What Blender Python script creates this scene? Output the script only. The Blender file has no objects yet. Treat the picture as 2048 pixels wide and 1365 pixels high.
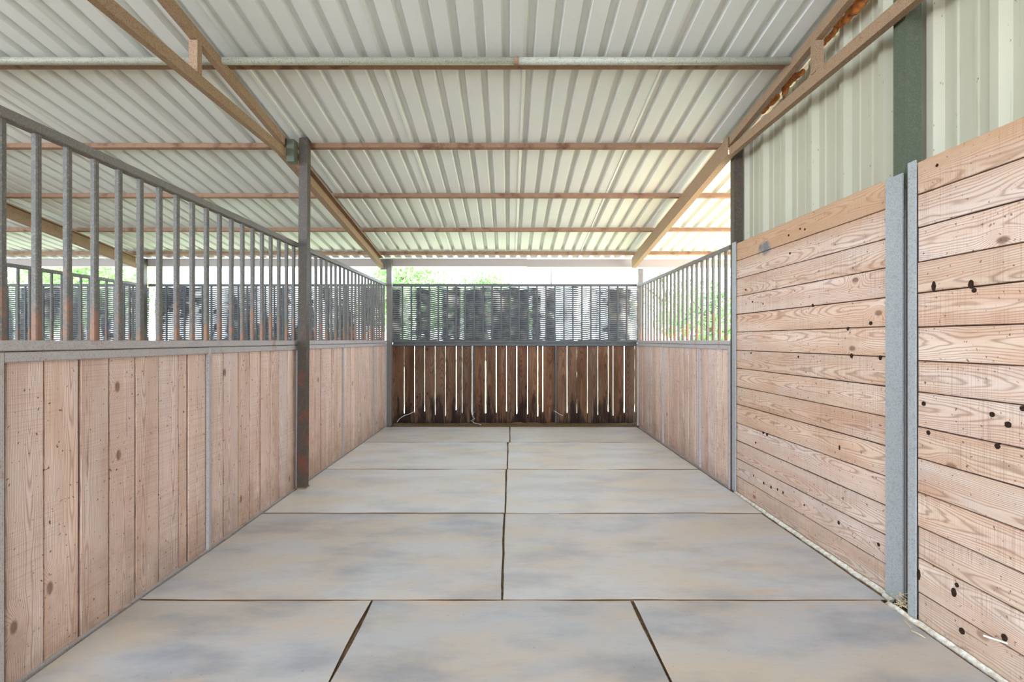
import bpy, math, random
from mathutils import Vector, noise as mnoise
R = random.Random(11)
scene = bpy.context.scene
C = scene.collection
F, CX, CY, H = 996.0, 1018.0, 681.0, 1.25      # focal length in px, principal point, eye height

def yz_on_x(px, py, X):                        # where a ray through a pixel meets the plane x = X
    Y = X * F / (px - CX)
    return Y, H - (py - CY) * Y / F
def xz_on_y(px, py, Y):
    return (px - CX) * Y / F, H - (py - CY) * Y / F

# ------------------------------------------------------------------ mesh builder
ORIGIN = {}
class MB:
    def __init__(s):
        s.v, s.f, s.g, s.t, s.e = [], [], [], [], []
    def add(s, verts, faces, grain=None, tint=0.5, edge=None):
        b = len(s.v)
        s.v += [tuple(p) for p in verts]
        s.f += [tuple(b + i for i in f) for f in faces]
        s.g += grain if grain else [(0, 0, 0)] * len(verts)
        s.t += [tint] * len(verts)
        s.e += edge if edge else [1.0] * len(verts)
        return s
    def box(s, x0, x1, y0, y1, z0, z1, bev=0.0):
        if bev <= 0:
            v = [(x, y, z) for z in (z0, z1) for y in (y0, y1) for x in (x0, x1)]
            return s.add(v, [(0, 2, 3, 1), (4, 5, 7, 6), (0, 1, 5, 4), (2, 6, 7, 3), (0, 4, 6, 2), (1, 3, 7, 5)])
        # tube along the longest side, with rounded long edges
        d = [x1 - x0, y1 - y0, z1 - z0]; a = d.index(max(d)); o = [(1, 2), (2, 0), (0, 1)][a]
        lo, hi = (x0, y0, z0), (x1, y1, z1)
        b = min(bev, .45 * d[o[0]], .45 * d[o[1]])
        l0, h0, l1, h1 = lo[o[0]], hi[o[0]], lo[o[1]], hi[o[1]]
        ring = [(l0 + b, l1), (h0 - b, l1), (h0, l1 + b), (h0, h1 - b), (h0 - b, h1), (l0 + b, h1), (l0, h1 - b), (l0, l1 + b)]
        vs = []
        for e in (lo[a], hi[a]):
            for p, q in ring:
                w = [0, 0, 0]; w[a] = e; w[o[0]] = p; w[o[1]] = q; vs.append(tuple(w))
        fs = [(i, (i + 1) % 8, 8 + (i + 1) % 8, 8 + i) for i in range(8)] + [tuple(range(7, -1, -1)), tuple(range(8, 16))]
        return s.add(vs, fs)
    def sweep(s, profile, p0, p1, side, up):
        """closed profile of (side, up) offsets swept from p0 to p1"""
        n = len(profile); side, up = Vector(side), Vector(up); vs = []
        for p in (Vector(p0), Vector(p1)):
            vs += [tuple(p + side * a + up * b) for a, b in profile]
        fs = [(i, (i + 1) % n, n + (i + 1) % n, n + i) for i in range(n)] + [tuple(range(n - 1, -1, -1)), tuple(range(n, 2 * n))]
        return s.add(vs, fs)
    def tube(s, pts, r, n=8):
        pts = [Vector(p) for p in pts]; vs, fs = [], []
        for i, p in enumerate(pts):
            d = (pts[min(i + 1, len(pts) - 1)] - pts[max(i - 1, 0)]).normalized()
            a = d.cross(Vector((0, 0, 1)) if abs(d.z) < .9 else Vector((1, 0, 0))).normalized(); b = d.cross(a)
            rr = r[i] if isinstance(r, (list, tuple)) else r
            for k in range(n):
                t = 2 * math.pi * k / n
                vs.append(tuple(p + (a * math.cos(t) + b * math.sin(t)) * rr))
        for i in range(len(pts) - 1):
            for k in range(n):
                fs.append((i * n + k, i * n + (k + 1) % n, (i + 1) * n + (k + 1) % n, (i + 1) * n + k))
        m = (len(pts) - 1) * n
        fs += [tuple(range(n - 1, -1, -1)), tuple(range(m, m + n))]
        return s.add(vs, fs)
    def board(s, P, U, W, N, u0, u1, ws, th, ch=.003, seed=None, lap=0.0):
        """a plank: U across, W along, N out of its face; u0/u1 are edge positions at each of ws"""
        P, U, W, N = Vector(P), Vector(U), Vector(W), Vector(N)
        if not isinstance(u0, (list, tuple)): u0 = [u0] * len(ws)
        if not isinstance(u1, (list, tuple)): u1 = [u1] * len(ws)
        sd = R.uniform(0, 60) if seed is None else seed
        vs, gr, fs = [], [], []
        um = u0[0]
        for a, b, w in zip(u0, u1, ws):
            for u, n in ((a - lap, -th), (a, -ch), (a + ch * .6, 0), (b - ch * .6, 0), (b, -ch), (b + lap, -th)):
                vs.append(tuple(P + U * u + W * w + N * n)); gr.append((u - um + (0 if n > -th else .01), w + sd * 3.1, sd))
        for i in range(len(ws) - 1):
            for k in range(6):
                fs.append((i * 6 + k, i * 6 + (k + 1) % 6, (i + 1) * 6 + (k + 1) % 6, (i + 1) * 6 + k))
        m = (len(ws) - 1) * 6
        fs += [(5, 4, 3, 2, 1, 0), tuple(range(m, m + 6))]
        return s.add(vs, fs, gr, R.random(), [0.0, 0.0, 1.0, 1.0, 0.0, 0.0] * len(ws))
    def mesh(s, name, mat, org, smooth=False):
        me = bpy.data.meshes.new(name)
        ox, oy, oz = org
        me.from_pydata([(x - ox, y - oy, z - oz) for x, y, z in s.v], [], s.f)
        a = me.attributes.new('grain', 'FLOAT_VECTOR', 'POINT'); a.data.foreach_set('vector', [c for g in s.g for c in g])
        a = me.attributes.new('tint', 'FLOAT', 'POINT'); a.data.foreach_set('value', s.t)
        a = me.attributes.new('edge', 'FLOAT', 'POINT'); a.data.foreach_set('value', s.e)
        me.materials.append(mat)
        me.validate(); me.update()
        import bmesh
        bm = bmesh.new(); bm.from_mesh(me); bmesh.ops.recalc_face_normals(bm, faces=bm.faces); bm.to_mesh(me); bm.free()
        if smooth: me.polygons.foreach_set('use_smooth', [True] * len(me.polygons))
        return me
    def build(s, name, mat, parent=None, smooth=False, org=None):
        if parent is not None: org = ORIGIN[parent]
        elif org is None:
            xs, ys, zs = zip(*s.v); org = ((min(xs) + max(xs)) / 2, (min(ys) + max(ys)) / 2, min(zs))
        o = bpy.data.objects.new(name, s.mesh(name, mat, org, smooth)); C.objects.link(o)
        ORIGIN[o] = org
        if parent is not None: o.parent = parent
        else: o.location = org
        return o
def tag(o, label, cat, group=None, kind=None):
    o['label'] = label; o['category'] = cat
    if group: o['group'] = group
    if kind: o['kind'] = kind
    return o
def thing(name, loc, label, cat, group=None):
    o = bpy.data.objects.new(name, None); C.objects.link(o); o.location = loc; o.empty_display_size = .1
    ORIGIN[o] = tuple(loc)
    return tag(o, label, cat, group)
def struct(o):
    o['kind'] = 'structure'; return o
def copy_part(src, parent, dx, dy=0, dz=0):
    c = src.copy(); C.objects.link(c); c.parent = parent
    c.location = (src.location.x + dx, src.location.y + dy, src.location.z + dz); return c

# ------------------------------------------------------------------ materials
def srgb(r, g, b):
    f = lambda c: (c / 255) / 12.92 if c <= 10 else (((c / 255) + .055) / 1.055) ** 2.4
    return (f(r), f(g), f(b), 1)
class NT:
    def __init__(s, name, rough=.8, spec=.3):
        s.m = bpy.data.materials.new(name); s.m.use_nodes = True
        s.n, s.l = s.m.node_tree.nodes, s.m.node_tree.links
        s.b = s.n['Principled BSDF']; s.b.inputs['Roughness'].default_value = rough
        s.b.inputs['Specular IOR Level'].default_value = spec
    def node(s, t, **k):
        n = s.n.new(t)
        for a, v in k.items(): setattr(n, a, v)
        return n
    def put(s, sock, v):
        if isinstance(v, bpy.types.NodeSocket): s.l.new(v, sock)
        else: sock.default_value = v
    def math(s, op, a, b=0.0, c=None, clamp=False):
        n = s.node('ShaderNodeMath', operation=op); n.use_clamp = clamp
        s.put(n.inputs[0], a); s.put(n.inputs[1], b)
        if c is not None: s.put(n.inputs[2], c)
        return n.outputs[0]
    def mix(s, fac, a, b, mode='MIX'):
        n = s.node('ShaderNodeMix', data_type='RGBA', blend_type=mode)
        s.put(n.inputs['Factor'], fac); s.put(n.inputs[6], a); s.put(n.inputs[7], b); return n.outputs[2]
    def xyz(s, x, y, z=0.0):
        n = s.node('ShaderNodeCombineXYZ')
        for i, v in enumerate((x, y, z)): s.put(n.inputs[i], v)
        return n.outputs[0]
    def sep(s, v):
        n = s.node('ShaderNodeSeparateXYZ'); s.put(n.inputs[0], v); return n.outputs
    def noise(s, vec, scale=1.0, detail=3.0, rough=.55):
        n = s.node('ShaderNodeTexNoise'); s.put(n.inputs['Vector'], vec); n.inputs['Scale'].default_value = scale
        n.inputs['Detail'].default_value = detail; n.inputs['Roughness'].default_value = rough; return n.outputs['Fac']
    def ramp(s, v, lo, hi):                    # smooth 0..1 step between lo and hi
        n = s.node('ShaderNodeMapRange', interpolation_type='SMOOTHSTEP'); s.put(n.inputs[0], v)
        s.put(n.inputs[1], lo); s.put(n.inputs[2], hi); return n.outputs[0]
    def pos(s):
        return s.node('ShaderNodeNewGeometry').outputs['Position']
    def obj(s):
        return s.node('ShaderNodeTexCoord').outputs['Object']
    def scale(s, v, k):
        n = s.node('ShaderNodeVectorMath', operation='MULTIPLY'); s.put(n.inputs[0], v); n.inputs[1].default_value = k; return n.outputs[0]
    def attr(s, name):
        return s.node('ShaderNodeAttribute', attribute_name=name)
    def bump(s, h, strength=.3, dist=.003):
        n = s.node('ShaderNodeBump'); s.put(n.inputs['Height'], h); n.inputs['Strength'].default_value = strength
        n.inputs['Distance'].default_value = dist; s.l.new(n.outputs[0], s.b.inputs['Normal'])
    def color(s, c): s.put(s.b.inputs['Base Color'], c)

def wood(name, light, mid, dark, knot, saw=.2, freq=120, contrast=.55, grime=.4, tintspread=.35, paint=None, dust=None, blotch=None, grey=(.5, .45, .45, 1), hue=.5, cath=.2, gold=None):
    t = NT(name, .82, .2)
    u, w, sd = t.sep(t.attr('grain').outputs['Vector'])
    tint = t.attr('tint').outputs['Fac']
    # knots
    vv = t.xyz(t.math('ADD', t.math('MULTIPLY', u, 2.6), sd), t.math('MULTIPLY', w, 1.5), 0.0)
    vo = t.node('ShaderNodeTexVoronoi', voronoi_dimensions='2D'); t.put(vo.inputs['Vector'], vv); vo.inputs['Scale'].default_value = 1.0
    keep = t.math('GREATER_THAN', t.sep(vo.outputs['Color'])[0], .55)
    d = vo.outputs['Distance']
    kn = t.math('MULTIPLY', t.ramp(d, .05, .022), keep)
    halo = t.math('MULTIPLY', t.math('EXPONENT', t.math('MULTIPLY', t.math('MULTIPLY', d, d), -110.0)), keep)
    warp = t.noise(t.xyz(t.math('MULTIPLY', u, 9), t.math('MULTIPLY', w, 1.6), sd), 1, 3)
    hgt = t.noise(t.xyz(sd, t.math('MULTIPLY', w, .8), sd), 1, 1)
    hh = t.math('MULTIPLY_ADD', hgt, cath, -.02)
    uc = t.math('SUBTRACT', u, t.math('MULTIPLY_ADD', tint, .1, .02))
    r = t.math('SQRT', t.math('ADD', t.math('MULTIPLY', uc, uc), t.math('MULTIPLY', hh, hh)))
    r = t.math('ADD', r, t.math('MULTIPLY', warp, .035))
    r = t.math('ADD', r, t.math('MULTIPLY', halo, .035))
    band = t.math('MULTIPLY_ADD', t.math('SINE', t.math('MULTIPLY', r, freq * 6.283)), .5, .5)
    band = t.math('POWER', band, 3.5)
    fibre = t.noise(t.xyz(t.math('MULTIPLY', u, 330), t.math('MULTIPLY', w, 7), sd), 1, 2)
    broad = t.noise(t.xyz(t.math('MULTIPLY', u, 10), t.math('MULTIPLY', w, 1.1), t.math('ADD', sd, 7.0)), 1, 4, .6)
    base = t.mix(t.ramp(broad, .32, .68), light, mid)
    tn = t.math('MULTIPLY_ADD', tint, 2 * tintspread, 1 - tintspread)
    base = t.mix(1.0, base, t.xyz(tn, tn, tn), 'MULTIPLY')
    hv = t.node('ShaderNodeMath', operation='FRACT'); t.put(hv.inputs[0], t.math('MULTIPLY', tint, 7.31))
    base = t.mix(t.math('MULTIPLY', t.ramp(hv.outputs[0], .45, 1.0), hue), base, grey)
    wth = t.noise(t.xyz(t.math('MULTIPLY', u, 5), t.math('MULTIPLY', w, 1.6), t.math('ADD', sd, 11.0)), 1, 5, .65)
    base = t.mix(t.math('MULTIPLY', t.ramp(wth, .48, .7), .5), base, grey)
    base = t.mix(t.math('MULTIPLY', band, contrast), base, dark)
    base = t.mix(t.math('MULTIPLY', t.ramp(fibre, .5, .85), .35), base, dark)
    base = t.mix(t.math('MULTIPLY', halo, .45), base, mid)
    base = t.mix(t.math('MULTIPLY', kn, .75), base, knot)
    p = t.pos()
    h = band
    ed = t.math('ADD', t.attr('edge').outputs['Fac'], t.math('MULTIPLY_ADD', t.noise(p, 25, 3), .5, -.25))
    base = t.mix(t.math('MULTIPLY', t.ramp(ed, .6, .1), .75), base, knot)
    ck = t.noise(t.xyz(t.math('MULTIPLY', u, 75), t.math('MULTIPLY', w, 2.2), sd), 1, 3, .6)
    base = t.mix(t.math('MULTIPLY', t.ramp(ck, .66, .74), .55), base, knot)
    stk = t.noise(t.xyz(t.math('MULTIPLY', u, 28), t.math('MULTIPLY', w, .9), t.math('ADD', sd, 3.0)), 1, 3, .6)
    base = t.mix(t.math('MULTIPLY', t.ramp(stk, .45, .75), .4), base, mid)
    if saw:                                    # saw kerf lines across the grain
        sm = t.noise(t.xyz(t.math('MULTIPLY', u, 1.5), t.math('MULTIPLY', w, 260), sd), 1, 1)
        smask = t.ramp(t.noise(t.xyz(t.math('MULTIPLY', u, 4), t.math('MULTIPLY', w, 2.2), sd), 1, 1), .4, .62)
        sm = t.math('MULTIPLY', t.ramp(sm, .5, .62), smask)
        base = t.mix(t.math('MULTIPLY', sm, saw), base, dark)
        h = t.math('ADD', h, sm)
    sp = t.noise(p, 55, 2, .6)                 # short nicks and gouges
    base = t.mix(t.math('MULTIPLY', t.ramp(sp, .655, .72), .8), base, knot)
    gn = t.noise(p, 3.2, 4, .65)
    base = t.mix(t.math('MULTIPLY', t.ramp(gn, .52, .75), grime), base, mid)
    if blotch:                                 # damp black rot creeping up from the foot, jagged top edge
        px_, py_, pz_ = t.sep(p)
        n1 = t.noise(t.xyz(t.math('MULTIPLY', px_, 9), 0.0, t.math('MULTIPLY', pz_, 1.5)), 1, 4, .7)
        lvl = t.math('SUBTRACT', t.math('MULTIPLY', n1, 1.3), t.math('MULTIPLY', pz_, .62))
        base = t.mix(t.math('MULTIPLY', t.ramp(lvl, .4, .65), .85), base, blotch)
    if dust:
        px_, py_, pz_ = t.sep(p)
        lv = t.math('SUBTRACT', t.noise(p, 5, 4, .7), t.math('MULTIPLY', pz_, .9))
        base = t.mix(t.math('MULTIPLY', t.ramp(lv, .1, .6), .45), base, dust)
    if gold:                                   # the uppermost, less weathered planks keep their golden colour
        px_, py_, pz_ = t.sep(p)
        gl = t.ramp(t.math('ADD', pz_, t.math('MULTIPLY', t.math('SUBTRACT', tint, .5), .25)), 1.68, 1.98)
        base = t.mix(t.math('MULTIPLY', gl, .62), base, gold)
    if paint:                                  # smear of old paint: centre, radii, colour
        (cy, cz), (ry, rz), pc = paint
        px_, py_, pz_ = t.sep(p)
        a = t.math('DIVIDE', t.math('SUBTRACT', py_, cy), ry); b = t.math('DIVIDE', t.math('SUBTRACT', pz_, cz), rz)
        dd = t.math('ADD', t.math('MULTIPLY', a, a), t.math('MULTIPLY', b, b))
        dd = t.math('ADD', dd, t.math('MULTIPLY', t.noise(p, 16, 4, .7), 1.6))
        base = t.mix(t.math('MULTIPLY', t.ramp(dd, 1.5, .9), .8), base, pc)
    t.color(base); t.bump(t.math('ADD', h, t.math('MULTIPLY', fibre, .6)), .25, .0025)
    return t.m

def steel(name, base, spot, rust, rustlvl=.6, spots=.5, rough=.55, foot=None, pale_low=None, streak=False):
    t = NT(name, rough, .4)
    p = t.pos()
    n1 = t.noise(p, 150, 3, .65); n2 = t.noise(p, 28, 4, .65); n3 = t.noise(p, 7, 5, .7)
    c = t.mix(t.math('MULTIPLY', t.ramp(n1, .5, .62), spots), base, spot)
    c = t.mix(t.math('MULTIPLY', t.ramp(n2, .5, .75), .35), c, spot)
    x, y, z = t.sep(p)
    if pale_low:                                # paler tone below a height
        z0, z1, dc = pale_low
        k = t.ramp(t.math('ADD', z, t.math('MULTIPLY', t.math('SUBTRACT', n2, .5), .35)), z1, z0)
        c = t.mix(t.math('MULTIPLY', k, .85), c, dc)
    lv = n3
    if foot:                                   # rust gathers just above the ledge at this height
        z0, z1, k = foot
        lv = t.math('ADD', lv, t.math('MULTIPLY', t.ramp(z, z1, z0), k))
    c = t.mix(t.math('MULTIPLY', t.ramp(t.math('ADD', lv, t.math('MULTIPLY', n1, .25)), rustlvl + .1, rustlvl + .28), .9), c, rust)
    t.color(c); t.bump(t.math('ADD', n1, n2), .25, .002)
    return t.m

M = {}
M['wood_left'] = wood('weathered_pine_upright', srgb(228, 202, 185), srgb(210, 176, 156), srgb(138, 98, 78), srgb(78, 48, 34), saw=.24, freq=175, contrast=.5, tintspread=.13, dust=srgb(130, 108, 94), grey=srgb(222, 206, 200), cath=.09)
M['wood_right'] = wood('rough_pine_level', srgb(220, 195, 174), srgb(202, 164, 138), srgb(126, 84, 60), srgb(90, 54, 38), saw=.3, freq=165, contrast=.52, tintspread=.1, dust=srgb(160, 138, 120), grey=srgb(214, 200, 193), cath=.15, gold=srgb(176, 130, 82),
                       paint=(yz_on_x(1530, 497, 1.85), (.13, .075), srgb(96, 108, 116)))
M['wood_back'] = wood('dark_damp_pine', srgb(128, 92, 68), srgb(92, 60, 42), srgb(44, 26, 18), srgb(30, 18, 14), saw=.12, freq=110, contrast=.5, tintspread=.22, blotch=srgb(26, 18, 20), grey=srgb(120, 100, 84))
M['steel_grill'] = steel('dark_painted_steel', srgb(84, 80, 74), srgb(126, 114, 100), srgb(130, 88, 62), rustlvl=.7, spots=.6, foot=(1.22, 1.7, .3))
M['steel_back'] = steel('blue_grey_back_frame_steel', srgb(72, 74, 74), srgb(98, 94, 86), srgb(110, 84, 64), rustlvl=.75, spots=.4)
M['steel_top'] = steel('grey_top_rail_steel', srgb(104, 99, 94), srgb(148, 134, 122), srgb(130, 92, 70), rustlvl=.66, spots=.5)
M['steel_dusty'] = steel('dusty_frame_steel', srgb(176, 168, 164), srgb(140, 130, 126), srgb(160, 118, 96), rustlvl=.58, spots=.55, rough=.7)
M['steel_black'] = steel('black_rusty_post_steel', srgb(66, 58, 50), srgb(112, 96, 78), srgb(110, 62, 44), rustlvl=.6, spots=.6, foot=(.0, 1.9, .14))
M['steel_green'] = steel('green_post_steel', srgb(74, 82, 66), srgb(112, 104, 86), srgb(120, 84, 56), rustlvl=.72, spots=.5, pale_low=(1.7, 2.0, srgb(160, 160, 158)))
M['steel_flange'] = steel('pale_flange_steel', srgb(160, 161, 160), srgb(120, 120, 116), srgb(116, 84, 60), rustlvl=.68, spots=.55)
M['rust_truss'] = steel('rust_brown_truss_steel', srgb(150, 122, 96), srgb(108, 80, 58), srgb(128, 82, 54), rustlvl=.62, spots=.7, rough=.75)
M['rust_purlin'] = steel('rust_stained_purlin_steel', srgb(134, 100, 76), srgb(166, 144, 118), srgb(92, 56, 38), rustlvl=.54, spots=.4, rough=.75)
M['galv'] = steel('galvanised_pipe_steel', srgb(170, 168, 152), srgb(100, 104, 86), srgb(104, 84, 58), rustlvl=.64, spots=.6, rough=.45)
M['gutter'] = steel('beige_gutter_metal', srgb(158, 148, 140), srgb(148, 136, 128), srgb(140, 118, 102), rustlvl=.75, spots=.2, rough=.6)
def sheet_metal():
    t = NT('white_roof_sheet', .5, .35)
    p = t.pos(); n = t.noise(p, 2.0, 3); n2 = t.noise(p, 40, 3)
    c = t.mix(n, srgb(220, 222, 214), srgb(206, 208, 202))
    c = t.mix(t.math('MULTIPLY', t.ramp(n2, .62, .75), .18), c, srgb(170, 164, 146))
    t.color(c); return t.m
M['sheet'] = sheet_metal()
def wall_metal():
    t = NT('cream_wall_sheet', .6, .3)
    p = t.pos(); x, y, z = t.sep(p)
    c = t.mix(t.noise(p, 3, 3), srgb(180, 174, 152), srgb(166, 160, 140))
    drip = t.noise(t.xyz(0.0, t.math('MULTIPLY', y, 70), t.math('MULTIPLY', z, 3)), 1, 3, .7)
    c = t.mix(t.math('MULTIPLY', t.ramp(drip, .62, .72), .35), c, srgb(150, 138, 108))
    sp = t.noise(t.scale(p, (40, 60, 22)), 1, 3, .65)
    c = t.mix(t.math('MULTIPLY', t.ramp(sp, .69, .73), .8), c, srgb(88, 76, 56))
    t.color(c); return t.m
M['wallmetal'] = wall_metal()
def rubber():
    t = NT('dusty_rubber_mat', .5, .5)
    p = t.pos()
    tint = t.attr('tint').outputs['Fac']
    off = t.xyz(t.math('MULTIPLY', tint, 3.0), t.math('MULTIPLY', tint, 9.0), 0.0)
    n = t.node('ShaderNodeVectorMath', operation='ADD'); t.put(n.inputs[0], t.scale(p, (.75, 1.6, 1))); t.put(n.inputs[1], off); q = n.outputs[0]
    bare = t.mix(t.ramp(tint, .0, 1.0), srgb(184, 186, 190), srgb(130, 133, 142))
    a = t.noise(q, 1.7, 5, .6); b = t.noise(q, 2.3, 6, .6); f = t.noise(t.scale(p, (14, 70, 1)), 1, 3)
    c = t.mix(t.ramp(a, .36, .66), t.mix(tint, srgb(218, 217, 217), srgb(178, 176, 176)), t.mix(tint, srgb(218, 207, 194), srgb(188, 174, 158)))  # tint also puts the floor's light into the colour: front darker, middle paler
    c = t.mix(t.math('MULTIPLY', t.ramp(b, .42, .74), .75), c, bare)
    tan = t.noise(t.scale(q, (1.5, 3.2, 1)), 1.6, 4, .6)
    c = t.mix(t.math('MULTIPLY', t.ramp(tan, .58, .76), .6), c, srgb(204, 172, 142))
    c = t.mix(t.math('MULTIPLY', t.ramp(f, .45, .8), .22), c, srgb(160, 150, 140))
    sp = t.noise(p, 75, 2, .6)
    c = t.mix(t.math('MULTIPLY', t.ramp(sp, .73, .77), .7), c, srgb(100, 80, 62))
    c = t.mix(t.attr('edge').outputs['Fac'], srgb(116, 88, 60), c)
    t.color(c); t.bump(t.math('ADD', f, b), .12, .002); return t.m
M['rubber'] = rubber()
def simple(name, c1, c2, sc=20, rough=.9, spec=.2, det=4, bump=.3):
    t = NT(name, rough, spec); p = t.pos(); n = t.noise(p, sc, det, .65)
    t.color(t.mix(t.ramp(n, .35, .68), c1, c2)); t.bump(n, bump, .004); return t.m
M['dirt'] = simple('brown_dirt', srgb(142, 118, 92), srgb(104, 82, 62), 30)
M['manure'] = simple('damp_brown_litter', srgb(126, 104, 78), srgb(74, 56, 42), 60)
M['lime'] = simple('white_lime_dust', srgb(232, 226, 216), srgb(196, 180, 160), 45)
M['lawn'] = simple('sunlit_lawn', srgb(150, 170, 128), srgb(186, 188, 162), 3)
M['yard'] = simple('pale_gravel_yard', srgb(214, 206, 192), srgb(190, 180, 164), 8)
M['foam'] = simple('orange_expanding_foam', srgb(206, 130, 66), srgb(150, 84, 42), 26, .6, .4)
M['straw'] = simple('dry_straw', srgb(216, 196, 156), srgb(180, 156, 116), 40)
M['hole'] = simple('bolt_hole_shade', srgb(56, 38, 28), srgb(30, 20, 15), 80)  # dark colour stands for the shade inside the holes
M['bark'] = simple('grey_bark', srgb(112, 98, 84), srgb(78, 66, 56), 12)
M['twine'] = simple('pale_baling_twine', srgb(226, 220, 206), srgb(190, 180, 164), 60)
M['cable'] = simple('dark_cable_rubber', srgb(60, 60, 62), srgb(44, 44, 46), 30, .6)
M['siding'] = simple('white_house_siding', srgb(236, 234, 228), srgb(226, 224, 216), 4)
M['shingle'] = simple('grey_roof_shingle', srgb(150, 146, 140), srgb(122, 118, 112), 9)
M['pane'] = simple('dark_window_glass', srgb(60, 70, 78), srgb(44, 52, 60), 2, .15, .6)
def tarp_mat():
    t = NT('black_ribbed_plastic', .38, .55); p = t.pos(); n = t.noise(p, 7, 4, .6)
    t.color(t.mix(t.ramp(n, .4, .7), srgb(92, 93, 95), srgb(124, 121, 116))); t.bump(t.noise(p, 30, 3), .3, .004); return t.m
M['tarp'] = tarp_mat()
def leaf_mat(name, c1, c2):
    t = NT(name, .6, .3); tint = t.attr('tint').outputs['Fac']
    t.color(t.mix(tint, c1, c2)); t.b.inputs['Transmission Weight'].default_value = 0
    tr = t.node('ShaderNodeBsdfTranslucent'); t.put(tr.inputs[0], t.mix(tint, c1, c2))
    mx = t.node('ShaderNodeMixShader'); mx.inputs[0].default_value = .35
    t.l.new(t.b.outputs[0], mx.inputs[1]); t.l.new(tr.outputs[0], mx.inputs[2]); t.l.new(mx.outputs[0], t.n['Material Output'].inputs[0])
    return t.m
M['leaf'] = leaf_mat('bright_green_leaf', srgb(104, 140, 88), srgb(152, 180, 126))
M['leaf_dark'] = leaf_mat('mid_green_leaf', srgb(84, 122, 70), srgb(130, 160, 100))

# ------------------------------------------------------------------ roof line
SL = .147
def rt(Y): return 3.49 - SL * Y                # top of the rafters = underside of the purlins
PUR = .04
def roof(Y): return rt(Y) + PUR + .004         # underside of the roof sheets
up_r = Vector((0, SL, 1)).normalized()

# roof sheets: one profiled sheet each .914 m, all one ceiling
def roof_sheet():
    m = MB(); pitch = .1523; Y0, Y1 = ROOF_FRONT, 7.33
    x0 = .1 - .914 * 18; n = 0
    prof = []
    sheets = []
    for k in range(22):
        a = x0 + .914 * k; p = [(a - .012, -.004), (a + .001, -.001)]
        for j in range(6):
            c = a + .035 + pitch * j
            p += [(c - .029, 0), (c - .015, .034), (c + .015, .034), (c + .029, 0)]
        p += [(a + .914 + .003, .001)]
        sheets.append(p)
    ny = 14
    for p in sheets:
        b = []
        vs, fs = [], []
        for i in range(ny + 1):
            Y = Y0 + (Y1 - Y0) * i / ny
            for x, z in p: vs.append((x, Y, roof(Y) + z))
            for x, z in p: vs.append((x, Y, roof(Y) + z + .0015))
        q = len(p)
        for i in range(ny):
            A, B = i * 2 * q, (i + 1) * 2 * q
            for k in range(q - 1):
                fs.append((A + k, A + k + 1, B + k + 1, B + k)); fs.append((A + q + k, B + q + k, B + q + k + 1, A + q + k + 1))
            fs.append((A, B, B + q, A + q)); fs.append((A + q - 1, A + 2 * q - 1, B + 2 * q - 1, B + q - 1))
        for i in (0, ny):
            A = i * 2 * q
            for k in range(q - 1): fs.append((A + k, A + q + k, A + q + k + 1, A + k + 1))
        m.add(vs, fs)
    return m
ROOF_FRONT = -4.6
struct(roof_sheet().build('ceiling', M['sheet']))

# ------------------------------------------------------------------ purlins, pipe
XL, XR = -16.2, 3.7
plab = ['rusty steel purlin running directly below the galvanised pipe, nearest under the roof',
        'rusty steel purlin meeting the top of the tall dark left post, second under the roof',
        'rusty steel purlin crossing the middle of the roof, third from the front',
        'rusty steel purlin just in front of the eave, fourth from the front',
        'rusty steel eave purlin above the gutter, with roof ribs arching over it']
for (yb, lab) in zip((139.5, 300, 397.5, 464.5, 510.6), plab):
    Y = 2231 / (827.4 - yb)
    m = MB(); p = [(-.02, 0), (.02, 0), (.02, PUR), (-.02, PUR)]
    d = Vector((0, 1, -SL)).normalized()
    m.sweep(p, (XL, Y - .02, rt(Y - .02)), (XR if yb > 200 else 1.78, Y - .02, rt(Y - .02)), d, up_r)
    tag(m.build('purlin', M['rust_purlin']), lab, 'roof beam', 'rusty purlins under the roof sheets')
pz = roof(3.155) - .05
m = MB().tube([(XL, 3.155, pz), (.046, 3.155, pz)], .0235, 14)
pipe = thing('galvanised_pipe', (-4, 3.155, pz - .024), 'pale galvanised pipe hung across under the front of the roof', 'pipe')
m.tube([(.046, 3.155, pz), (1.80, 3.155, pz)], .0235, 14).build('pipe_length', M['galv'], pipe, True)
MB().tube([(.034, 3.155, pz), (.058, 3.155, pz)], .0275, 14).build('coupling', M['rust_purlin'], pipe)

# ------------------------------------------------------------------ roof trusses (tube chords in front, channel rafter behind)
def rect(w, h): return [(0, 0), (w, 0), (w, h), (0, h)]
def truss(xa, label, front=True, y_end=7.16):
    t = thing('roof_truss', (xa, 4.2, rt(4.2) - .15), label, 'roof truss')
    if front:
        yf = -.5
        MB().sweep(rect(.04, .066), (xa, yf, rt(yf) - .068), (xa, 4.025, rt(4.025) - .068), (1, 0, 0), (0, 0, 1)).build('top_chord', M['rust_truss'], t)
        MB().sweep(rect(.04, .068), (xa, yf, 2.742), (xa, 4.025, 2.742), (1, 0, 0), (0, 0, 1)).build('bottom_chord', M['rust_truss'], t)
        for Yw in (2.885, 1.2):
            MB().box(xa - .006, xa + .044, Yw, Yw + .045, 2.81, rt(Yw + .045) - .067).build('web_tube', M['rust_truss'], t)
    h = .15; tk = .006; w = .06
    c = [(0, 0), (w, 0), (w, .055), (w - tk, .055), (w - tk, tk), (tk, tk), (tk, h - tk), (w - tk, h - tk), (w - tk, h - .014), (w, h - .014), (w, h), (0, h)]
    y0 = 4.025 if front else 2.4
    MB().sweep(c, (xa - .015, y0, rt(y0) - h), (xa - .015, y_end, rt(y_end) - h), (1, 0, 0), (0, 0, 1)).build('rafter', M['rust_truss'], t)
    return t
truss(-1.85, 'rust brown roof truss running over the left wall of bars to the back post')
truss(1.78, 'rust brown roof truss running along the cream metal wall on the right')
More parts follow.
